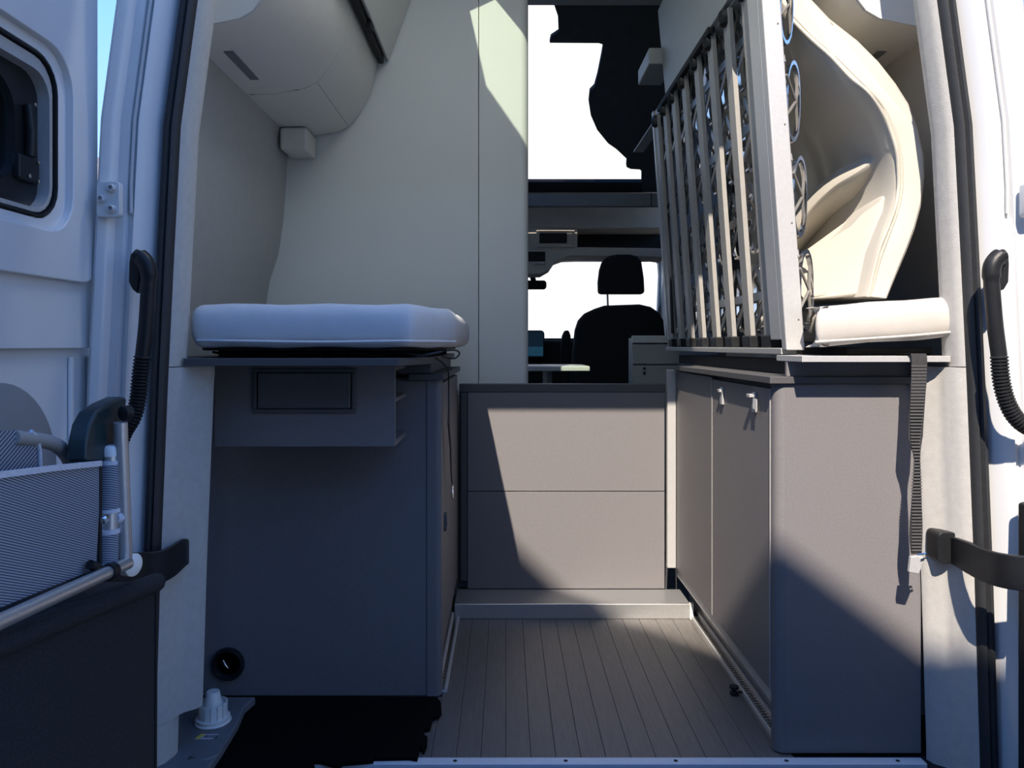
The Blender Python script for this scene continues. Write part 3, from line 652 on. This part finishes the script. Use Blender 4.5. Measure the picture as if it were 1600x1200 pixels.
# ================================================================== slatted bed frame folded up
BT = thing('slatted_bed_frame', (.72, 2.6, .935), 'folded-up slatted bed frame with grey slats and spring elements', 'bed frame')
Zb, Zt = .945, 1.93
def bx(z): return .717-.070*(z-.94)
def tilted(x0, x1, y0, y1, z0, z1):
    return MB().hexa([(bx(z0)+x0, y0, z0), (bx(z0)+x1, y0, z0), (bx(z0)+x1, y1, z0), (bx(z0)+x0, y1, z0), (bx(z1)+x0, y0, z1), (bx(z1)+x1, y0, z1), (bx(z1)+x1, y1, z1), (bx(z1)+x0, y1, z1)])
tilted(-.034, .012, 1.868, 1.90, .938, 2.0).build('near_rail', 'alu' if False else 'alum', BT, .004, 2)
tilted(-.034, -.010, 1.90, 1.975, .965, 2.0).build('near_rail_flange', 'alum', BT, .002)
tilted(-.02, .02, 3.27, 3.30, .94, 1.95).build('far_rail', 'alum', BT, .003)
tilted(-.036, .004, 1.90, 3.27, .928, .944).build('bottom_rail', 'alum', BT, .002)
tilted(-.010, .025, 1.90, 3.27, 1.925, 1.95).build('top_rail', 'alum', BT, .003)
SY = [3.16, 3.0, 2.845, 2.68, 2.50, 2.33, 2.155, 1.99]
s0 = None
capb = None
for k, y in enumerate(SY):
    if s0 is None:
        y0 = y
        s0 = tilted(-.026, -.012, y-.0, y+.055, .972, 1.90).build('slat', 'slat', BT, .0015)
        capb = tilted(-.034, .0, y-.008, y+.06, .945, .978).build('end_cap', 'black', BT, .004)
        capt = MB().lathe([(.014, -.026), (.021, -.022), (.024, -.008), (.024, .010), (.018, .020), (.008, .022)], (bx(1.88)-.022, y+.03, 1.884), seg=8).build('top_cap', 'black', BT, .002)
    else:
        for s_ in (s0, capb, capt): copy_part(s_, BT, (0, y-y0, 0))
# spring elements: flattened loop standing out from the slats towards the mattress, with a crossed strap
def spring_mb(y, z):
    m = MB(); n = 20
    xx = bx(z)
    def P(u, v, w=0): return Vector((xx+.052+u, y+w, z+v))
    pts = [P(.0165*math.cos(a*2*math.pi/n), .103*math.copysign(abs(math.sin(a*2*math.pi/n))**.8, math.sin(a*2*math.pi/n))) for a in range(n)]
    m.loft([[p+Vector((0, -.014, 0))*1, p*1+Vector((0, .014, 0)), p+(P(0, 0)-p)*.10+Vector((0, .014, 0)), p+(P(0, 0)-p)*.10+Vector((0, -.014, 0))] for p in pts+[pts[0]]], cap=False)
    return m
def cross_mb(y, z):
    m = MB(); xx = bx(z)+.006
    for sg in (-1, 1):
        a = Vector((xx, y-.075, z-.085*sg)); b = Vector((xx+.004, y, z)); c = Vector((xx, y+.075, z+.085*sg))
        m.strip([a, b, c], (0, .35, -.94*sg), .020, .004, (1, 0, 0))
        m.tube([Vector((xx+.01, y-.06, z-.05*sg)), Vector((xx+.052, y-.01, z+.0)), Vector((xx+.06, y, z+.08*sg))], .004, 6)
    m.lathe([(.018, -.004), (.022, .0), (.018, .006), (.008, .008)], (xx, y, z), (1, 0, 0), 12)
    return m
ZR = [1.09, 1.325, 1.565, 1.81]
sp = None; n_ = 0
for k, y in enumerate(SY):
    for z in ZR:
        yy = y-.045; dx = bx(z)-bx(ZR[0])
        if sp is None:
            yy0 = yy
            sp = spring_mb(yy, ZR[0]).build('spring_loop', 'chrome', BT); cr = cross_mb(yy, ZR[0]).build('spring_cross', 'spring', BT)
        else:
            copy_part(sp, BT, (dx, yy-yy0, z-ZR[0])); copy_part(cr, BT, (dx, yy-yy0, z-ZR[0]))
for z in ZR:
    tilted(.012, .018, 1.92, 3.25, z-.012, z+.012).build('cross_band', 'spring', BT)
c = pX(1047, 328, .69); MB().tube([c+Vector((0, .06*math.cos(a*math.pi/5), .03*math.sin(a*math.pi/5))) for a in range(11)], .004, 6).build('gas_spring_eye', 'black', BT)
MB().tube([Vector((.672, 3.2, 1.50)), Vector((.678, 3.17, 1.30)), Vector((.685, 3.15, 1.0))], .006, 8).build('gas_spring', 'black', BT)

# right overhead locker strip, shelf and black grip rail above the bed frame
g = thing('wall_locker', (.7, 2.5, H+.97), 'pale grey wall locker band above the slatted bed frame', 'locker')
MB().hexa([(.62, 1.95, H+.965), (.665, 1.95, H+.965), (.665, 2.98, H+.965), (.62, 2.98, H+.965), (.59, 1.95, H+1.30), (.665, 1.95, H+1.30), (.665, 2.98, H+1.30), (.59, 2.98, H+1.30)]).build('locker_body', 'kitch', g, .003)
BX(.610, .628, 2.32, 3.10, H+.942, H+.964).build('grip_rail', 'blackm', g, .003)
BX(.633, .682, 2.0, 3.8, H+.956, H+.964).build('wall_rail', 'kitch', g, .002)
tag(BX(.56, .66, 3.0, 3.25, H+1.10, H+1.165).build('corner_shelf', 'kitch', None, .006, 3), 'small pale shelf projecting beyond the wall locker under the dark roof', 'shelf')
wf = struct(BX(.92, .98, 3.32, 4.40, -.002, H+1.12).build('wall_right_front', 'head', None), 'grey wardrobe wall at the right of the front roof window', 'wall')

# ================================================================== driver's cab
cab = sthing('trim_11', (.4, 4.42, H+.85), 'grey header panel below the roof window', 'header panel')
a = pY(600, 322, 4.42); b = pY(1036, 302, 4.42); BX(a.x, b.x+.1, 4.42, 4.47, a.z, b.z).build('header_board', 'head', cab, .004)
BX(pY(1017, 0, 4.415).x, pY(1018, 0, 4.415).x, 4.414, 4.421, a.z, b.z).build('joint', 'blackm', cab)
g = thing('overhead_console', (.6, 4.7, H+.7), 'brown overhead console with vent and storage tray above the windscreen', 'console')
def RY(px0, py0, px1, py1, y, th, name, m, par, bev=.003):
    a = pY(px0, py1, y); b = pY(px1, py0, y); return BX(a.x, b.x, y, y+th, a.z, b.z).build(name, m, par, bev)
up = [(700,323),(1045,323),(1045,357),(900,357),(700,350)]
MB().prism([pY(u, v, 4.7)+Vector((0, (.0), 0)) for u, v in up], (0, .35, 0)).build('upper_fascia', 'tan', g, .01, 3)
lo = [(700,430),(846,428),(860,420),(868,408),(890,400),(1025,402),(1042,404),(1045,388),(905,386),(890,390),(700,392)]
MB().prism([pY(u, v, 4.68) for u, v in lo], (0, .25, 0)).build('lower_lip', 'tan', g, .006, 3)
RY(895, 355, 1045, 392, 4.95, .03, 'tray_back', 'blackm', g)
a = pY(700, 392, 4.72); b = pY(902, 350, 4.72); BX(a.x, b.x, 4.71, 4.9, a.z, b.z).build('vent_panel', 'tan', g, .004)
a = pY(838, 386, 4.70); b = pY(898, 357, 4.70)
fr = frame_y(a.x, b.x, a.z, b.z, .016, 4.698, 4.712).build('vent_frame', 'tan', g, .003)
RY(843, 364, 886, 380, 4.705, .008, 'vent_slot', 'blackm', fr)
RY(700, 393, 852, 408, 4.672, .02, 'lamp_panel', 'blackm', g, .004)
RY(834, 409, 851, 412.5, 4.665, .01, 'chrome_strip', 'chrome', g, .001)
g = thing('rear_view_mirror', (.15, 5.0, H+.38), 'dark rear-view mirror hanging below the overhead console', 'mirror')
a = pY(770, 452, 5.0); b = pY(854, 438, 5.0)
MB().prism([(u, 5.0, v) for u, v in rrect(a.x, b.x, a.z, b.z, .02)], (0, .03, 0)).build('mirror_housing', 'blackm', g, .004)
MB().tube([pY(834, 440, 5.01), pY(830, 425, 4.95)], .018, 10).build('mirror_stem', 'blackm', g)
# windscreen frame
g = sthing('window_2', (.3, 5.6, H), 'windscreen of the driver cab with its frame', 'window')
def RZ(px, py, y): return pY(px, py, y)
MB().prism([pY(u, v, 5.55) for u, v in ((1022,400),(1029,412),(1030,430),(1027,500),(1025,570),(1100,600),(1100,380),(1000,390))], (0, .06, 0)).build('screen_pillar', 'kitch', g, .01)
MB().prism([pY(u, v, 5.55) for u, v in ((700,300),(1080,300),(1080,405),(1022,405),(1015,408),(900,408),(700,414))], (0, .06, 0)).build('screen_header', 'tan', g, .005)
MB().prism([(-.85, 5.7, H-.1), (1.15, 5.7, H-.1), (1.10, 5.35, H+.75), (-.8, 5.35, H+.75)], (0, .005, .002)).build('windscreen_pane', 'glass', g)
BX(-.95, 1.3, 5.2, 5.65, -.002, H+.05).build('scuttle', 'blackm', g, .02, 3)
wa = struct(BX(1.12, 1.18, 4.36, 5.6, -.002, H+.72).build('wall_right_cab', 'kitch', None), 'pale right side of the driver cab beside the windscreen', 'wall')
struct(BX(-.98, -.92, 4.36, 5.6, -.002, H+.72).build('wall_left_cab', 'kitch', None), 'left side of the driver cab behind the washroom', 'wall')
struct(BX(-.98, 1.18, 4.48, 5.4, H+.93, H+.97).build('ceiling_cab', 'tan', None), 'roof lining over the driver cab', 'ceiling')
g = thing('dashboard', (.3, 5.0, .3), 'black dashboard beyond the seats under the windscreen', 'dashboard')
BX(-.9, 1.1, 5.0, 5.25, .1, H+.035).build('dash_body', 'blackm', g, .03, 4)
sc_ = thing('display_screen', (.15, 4.95, H), 'dark tablet-like display with a blue lower band by the washroom corner', 'display')
a = pY(770, 560, 4.9); b = pY(851, 516, 4.9)
MB().prism([(u, 4.92, v) for u, v in rrect(a.x, b.x, a.z, b.z, .025)], (0, .03, 0)).build('screen_housing', 'blackm', sc_, .003)
BX(a.x+.01, b.x-.008, 4.917, 4.921, a.z+.012, b.z-.008).build('screen_glass', M['screend'], sc_)
BX(a.x+.012, b.x-.010, 4.914, 4.917, a.z+.016, a.z+.075).build('blue_band', M['screen'], sc_)
BX((a.x+b.x)/2-.01, (a.x+b.x)/2+.01, 4.95, 4.998, a.z-.0, a.z+.06).build('screen_mount', 'blackm', sc_)
# driver's seat
g = thing('driver_seat', (.75, 4.6, .1), 'black driver seat with separate headrest before the windscreen', 'seat')
so_ = [(893,640),(893,600),(896,550),(900,515),(905,500),(915,489),(930,482),(945,477),(1000,475),(1018,479),(1031,488),(1038,500),(1041,530),(1043,600),(1043,640)]
MB().prism([pY(u, v, 4.55) for u, v in so_], (0, .13, 0)).build('backrest', 'dark', g, .03, 4)
ho = [(936,459),(935.5,440),(938,420),(943,405),(953,399),(966,397),(985,397),(997,400),(1003,408),(1007,435),(1008,459)]
hr = MB().prism([pY(u, v, 4.57) for u, v in ho], (0, .09, 0)).build('headrest', 'dark', g, .02, 4)
for px in (949,): MB().tube([pY(px, 455, 4.61), pY(px+1, 485, 4.61)], .006, 8).build('headrest_post', 'alum', hr)
BX(.44, 1.0, 4.6, 4.98, .30, .52).build('seat_cushion', 'dark', g, .04, 4)
BX(.5, .92, 4.65, 4.95, .0, .30).build('seat_box', 'blackm', g, .01)
g = thing('passenger_seat', (.35, 4.75, 0), 'narrow dark seat bolster left of the driver seat', 'seat')
bo = [(876,640),(877,540),(879,525),(883,516),(889,516),(892,525),(892,640)]
MB().prism([pY(u, v, 4.90) for u, v in bo], (0, .09, 0)).build('bolster', 'dark', g, .012, 3)
BX(pY(878,0,4.8).x, pY(895,0,4.8).x, 4.90, 4.99, 0, .56).build('bolster_foot', 'blackm', g)
g = thing('table', (.2, 4.0, 0), 'thin pale table top seen above the divider', 'table')
BX(.10, pY(922, 0, 3.85).x, 3.85, 4.25, H-.129, H-.103).build('table_top', 'tabl', g, .006, 3)
MB().tube([(.22, 4.05, 0), (.22, 4.05, H-.129)], .025, 14).build('table_leg', 'alum', g)
BX(.14, .30, 3.97, 4.13, -.001, .012).build('table_foot', 'alum', g)
g = thing('kitchen_unit', (.68, 3.55, 0), 'pale kitchen drawer unit at the right beyond the divider', 'kitchen unit')
x0 = pY(988, 0, 3.55).x
BX(x0, .80, 3.55, 3.66, 0, .985).build('unit_body', 'kitch', g, .002)
BX(x0-.004, .80, 3.53, 3.55, H+.012, H+.046).build('worktop', 'tabl', g, .003)
BX(x0+.002, .80, 3.535, 3.55, H-.085, H+.005).build('drawer', 'kitch', g, .002)
dd = BX(x0+.002, .80, 3.535, 3.55, .3, H-.092).build('door', 'kitch', g, .002)
for zz in (H-.105, H-.125): MB().lathe([(.006, 0), (.006, -.006), (.0004, -.007)], (.638, 3.535, zz), (0, 1, 0), 12).build('knob', 'blackm', dd)

# ================================================================== cable conduits at both pillars
def conduit(side):
    g = thing('cable_conduit', (XC+.83*side, 1.58, 1), 'black corrugated cable conduit with elbow cap on the %s rear pillar' % NAMES[side], 'conduit')
    Y = 1.575
    if side < 0:
        cap_o = [(201,410),(203,397),(210,391),(219,392),(222,398),(218,440),(214,459),(206,452),(200,440)]
        elbow = [(211, 398), (221, 403), (230, 415), (233, 432), (231, 465), (228, 510), (223, 556)]
        cor = [(223, 556), (219, 590), (216, 620), (212, 640), (206, 656), (196, 672), (188, 690)]
    else:
        cap_o = [(1560,392),(1570,391),(1577,398),(1578,412),(1577,440),(1570,452),(1563,455),(1560,430)]
        elbow = [(1569, 398), (1560, 402), (1551, 414), (1549, 432), (1551, 465), (1555, 510), (1561, 556)]
        cor = [(1561, 556), (1564, 590), (1570, 618), (1580, 642), (1592, 658), (1606, 668), (1622, 672)]
    MB().prism([pY(a, b, Y+.006) for a, b in cap_o], (0, .02, 0)).build('mount_cap', 'black', g, .004, 3)
    MB().tube(smooth_path([pY(a, b, Y) for a, b in elbow], 5), [.0125]*4+[.0172]*12+[.0150]*15, 14).build('elbow', 'black', g)
    path = smooth_path([pY(a, b, Y-.003) for a, b in cor], 14)
    # resample evenly, alternate radii
    tot = [0]
    for a, b in zip(path, path[1:]): tot.append(tot[-1]+(b-a).length)
    n = int(tot[-1]/.0023); P = []; R = []
    for i in range(n+1):
        d = tot[-1]*i/n; j = max(k for k in range(len(tot)) if tot[k] <= d+1e-9); j = min(j, len(path)-2)
        P.append(path[j].lerp(path[j+1], (d-tot[j])/max(1e-6, tot[j+1]-tot[j]))); R.append(.0168 if i % 3 else .0134)
    MB().tube(P, R, 14).build('corrugated_tube', 'black', g)
conduit(-1); conduit(1)

# door check arms
def arm(side):
    g = thing('door_check_arm', (0, 1.5, .6), 'curved black door check arm at the %s pillar' % NAMES[side], 'door check arm')
    if side < 0: pts = [pY(292, 862, 1.735), pY(286, 864, 1.71), pY(270, 876, 1.66), pY(250, 886, 1.60), pY(222, 890, 1.50), pY(170, 893, 1.42)]
    else: pts = [pY(1482, 858, 1.74), pY(1494, 862, 1.69), pY(1515, 872, 1.63), pY(1540, 884, 1.57), pY(1575, 893, 1.51), pY(1640, 900, 1.46)]
    P = smooth_path(pts, 6)
    S = []
    for i, p in enumerate(P):
        t = (P[min(i+1, len(P)-1)]-P[max(i-1, 0)]); t.z = 0; t.normalize(); n = Vector((-t.y, t.x, 0)); hh = .028+.006*min(1, i/12)
        if i == 0: hh = .021
        S.append([p-n*.006-Vector((0, 0, hh)), p+n*.006-Vector((0, 0, hh)), p+n*.006+Vector((0, 0, hh)), p-n*.006+Vector((0, 0, hh))])
    MB().loft(S).build('arm', 'black', g, .003, 2)
    if side > 0:
        a = pY(1468, 882, 1.70); b = pY(1499, 833, 1.70)
        MB().prism([(u, 1.705, v) for u, v in rrect(a.x, b.x, a.z, b.z, .012)], (0, .05, 0)).build('slot_bezel', 'black', g, .002)
arm(-1); arm(1)

# ================================================================== folded camping chairs and black bag on the left door
XB = -.60
g = thing('felt_bag', (-.69, 1.05, 0), 'black felt bag hanging on the left door below the folded chairs', 'bag')
tp = [pX(248, 897, XB), pX(180, 921, XB), pX(90, 955, XB), pX(0, 990, XB), pX(-150, 1040, XB)]
secs = []
tpt = [p for p in tp]
pts = [(p.y, p.z) for p in tp]
out1 = [(XB, y, z) for y, z in pts]; 
mb = MB(); poly = [(XB, pts[0][0], -.35)]+[(XB, y, z-.012) for y, z in pts]+[(XB, pts[-1][0], -.35)]
mb.prism(poly, (-.17, 0, 0)).build('bag_body', 'felt', g, .008, 3)
MB().tube(smooth_path([Vector((XB-.004, y, z-.014)) for y, z in pts], 6), .016, 12).build('rolled_hem', 'felt', g)
c = Vector((XB-.004, pts[0][0]+.003, pts[0][1]-.012)); MB().lathe([(.010, 0), (.010, .004), (.002, .006)], c, (0, 1, 0), 14).build('hem_end', 'cloth_w', g)
MB().strip([Vector((XB+.001, pts[0][0]-.012, pts[0][1]-.03)), Vector((XB+.001, pts[0][0]-.016, .1)), Vector((XB+.001, pts[0][0]-.016, -.3))], (0, 1, 0), .006, .003, (1, 0, 0)).build('edge_binding', 'blackm', g)

g = thing('folding_chair', (-.61, 1.05, .6), 'front folded camping chair in grey pinstripe cloth with aluminium tubes', 'camping chair', None)
XF = -.612
# back cloth
def pl(a, b, X=XF): return pX(a, b, X)
cl = [pl(-140, 752), pl(0, 739), pl(80, 729), pl(157, 721), pl(155, 800), pl(150, 889), pl(60, 925), pl(0, 950), pl(-140, 1000)]
MB().prism(cl, (-.004, 0, 0)).build('seat_cloth', 'stripe', g)
MB().strip([pl(-140, 755, XF+.001), pl(0, 742, XF+.001), pl(80, 732, XF+.001), pl(157, 724, XF+.001)], (0, 0, 1), .008, .005, (1, 0, 0)).build('hem', 'cloth_w', g)
c0, c1 = pl(173, 700), pl(170, 890)
tb = MB().tube([c0, c0.lerp(c1, .5), c1], .0128, 16).build('side_tube', 'alu', g)
MB().lathe([(.0138, -.012), (.0138, -.001), (.011, .004), (.002, .005)], c0, (0, 0, 1), 18).build('tube_cap', 'whitep', tb)
def sleeve(y0, y1, x0, x1):
    a = pl((x0+x1)/2, y0); b = pl((x0+x1)/2-2, y1)
    MB().tube([a, b], .0148, 18).build('sleeve', 'stripe', g)
    for q in (a, b): MB().lathe([(.0156, -.003), (.0156, .003)], q, (0, 0, 1), 18).build('sleeve_hem', 'cloth_w', g)
sleeve(722, 797, 158, 188); sleeve(830, 880, 156, 184)
BX(XF-.003, XF+.001, pl(157, 0).y-.004, pl(157, 0).y+.003, pl(157, 885).z, pl(157, 724).z).build('seam', 'blackm', g)
c = pl(163, 812, XF+.011); MB().lathe([(.006, 0), (.006, .003), (.003, .006), (.0005, .006)], c, (1, -.6, 0), 12).build('rivet', 'chrome', g)
c = pl(187, 808, -.600); MB().lathe([(.006, -.008), (.009, -.004), (.009, .004), (.005, .010)], c, (.2, 1, 0), 14).build('spacer', 'cloth_w', g)
XL = -.597
t0, t1 = pl(188, 660, XL), pl(196, 880, XL)
MB().tube([t0, t0.lerp(t1, .5), t1], .0105, 16).build('rear_leg', 'alu', g)
j = pl(203, 882, XL)
MB().lathe([(.012, -.012), (.018, -.008), (.018, .008), (.012, .012)], j, (.9, -.3, 0), 18).build('leg_joint', 'whitep', g)
r0, r1 = pl(200, 880, -.588), pl(-140, 1035, -.588)
fb = MB().tube([r0, r1], .0095, 16).build('front_leg', 'alu', g)
c = r0.lerp(r1, .035*3); MB().tube([c, c+(r1-r0).normalized()*.016], .0125, 16).build('black_clip', 'black', g)
a = pl(140, 882, -.600); MB().tube([a, pl(168, 896, -.594)], .007, 10).build('clip_tail', 'black', g)
# dark green armrest
ar = [(134,722),(136,690),(142,662),(152,643),(170,630),(192,620),(200,621),(197,640),(192,660),(188,690),(184,722)]
MB().prism([pl(u, v, -.615) for u, v in ar], (-.03, 0, 0)).build('armrest', 'green', g, .006, 3)
MB().lathe([(.006, 0), (.012, .002), (.012, .014), (.006, .016)], pl(190, 646, -.598), (.5, 1, 0), 12).build('armrest_pivot', 'black', g)

g = thing('folding_chair', (-.66, 1.05, .7), 'rear folded camping chair, partly hidden, with bent grey tube', 'camping chair')
XR = -.66
cl = [pX(-80, 665, XR), pX(0, 673, XR), pX(48, 674, XR), pX(58, 682, XR), pX(62, 705, XR), pX(64, 770, XR), pX(-80, 790, XR)]
MB().prism(cl, (-.004, 0, 0)).build('seat_cloth', 'stripe_b', g)
MB().tube([pX(48, 674, XR+.002), pX(58, 684, XR+.002), pX(62, 705, XR+.002), pX(63, 735, XR+.002)], .003, 8).build('hem', 'cloth_w', g)
MB().tube(smooth_path([pX(20, 684, XR-.004), pX(62, 688, XR-.004), pX(85, 694, XR-.004), pX(100, 706, XR-.004), pX(110, 724, XR-.004), pX(114, 760, XR-.004)], 6), .0105, 14).build('bent_tube', 'slat', g)
MB().lathe([(.006, -.006), (.006, .006)], pX(105, 697, XR), (1, -.3, 0), 12).build('pivot_bolt', 'alu', g)

# ================================================================== outdoors
gr = BX(-40, 40, -30, 60, -.62, -.60).build('floor_outside', 'asphalt', None); struct(gr, 'pale paving around the van', 'ground')
hs = thing('far_house', (-19.5, 36, -.6), 'pale house far away in the gap beside the left door', 'house')
BX(-22, -17.2, 36, 44, -.6, 7.6).build('wall', 'render', hs)
MB().prism([(-22.4, 35.7, 7.6), (-16.9, 35.7, 7.6), (-19.6, 35.7, 10.0)], (0, 8.5, 0)).build('roof', 'bark', hs)
for i_ in range(3): BX(-21.2+i_*1.5, -20.4+i_*1.5, 35.95, 36.02, 4.6, 5.8).build('window', 'tint', hs)
tr = thing('bare_tree', (-14.2, 28, -.6), 'bare leafless tree in the gap beside the left door', 'tree')
def branch(m, p, d, l, r, dep):
    q = p+d*l; m.tube([p, p.lerp(q, .5)+Vector((random.uniform(-.04, .04)*l, 0, 0)), q], [r, r*.8, r*.6], 5)
    if dep:
        for _ in range(3 if dep > 1 else 4):
            nd = (d+Vector((random.uniform(-.7, .7), random.uniform(-.7, .7), random.uniform(-.1, .6)))).normalized(); branch(m, q, nd, l*random.uniform(.6, .8), r*.6, dep-1)
m = MB(); branch(m, Vector((-14.2, 28, -.6)), Vector((0, 0, 1)), 3.0, .14, 5); o = m.build('branches', 'bark', tr)
sh = thing('light_blocker', (-.6, -4.5, -.6), 'added unseen dark shed across the yard behind the van', 'blocker')  # added behind the camera to darken the shaded cabinets
BX(-5.0, 3.4, -5.6, -2.8, -.6, 2.9).build('blocker_body', 'blocker', sh)
BX(-5.2, 3.6, -5.8, -2.6, 2.9, 3.0).build('blocker_top', 'blocker', sh)
# two invented sheets behind the camera, cut to throw the van's shade edges
def caster(name, pts, Yp, ts, lab):
    P = [Vector((x-.22*t, Yp-t, z+1.03*t)) for (x, z), t in zip(pts, ts)]
    g = thing(name, sum(P, Vector())/len(P), lab, 'shade sail')
    MB().prism(P, (0, .003, .005)).build('caster_sheet', 'caster', g, smooth=False)
    return g
caster('shade_caster', [(1.75, -.36), (.964, .238), (.63, .49), (.149, .955), (-.20, 1.30), (-1.75, 2.70), (-1.75, -.75), (1.75, -1.2)], 1.78, [4.8]*8, 'large added unseen shade sail stretched behind the van')
caster('shade_caster', [(-.30, 1.465), (.12, -.28), (-.58, -.28)], 2.84, [2.9, 2.6, 3.0], 'small triangular added unseen shade sail nearer the van')
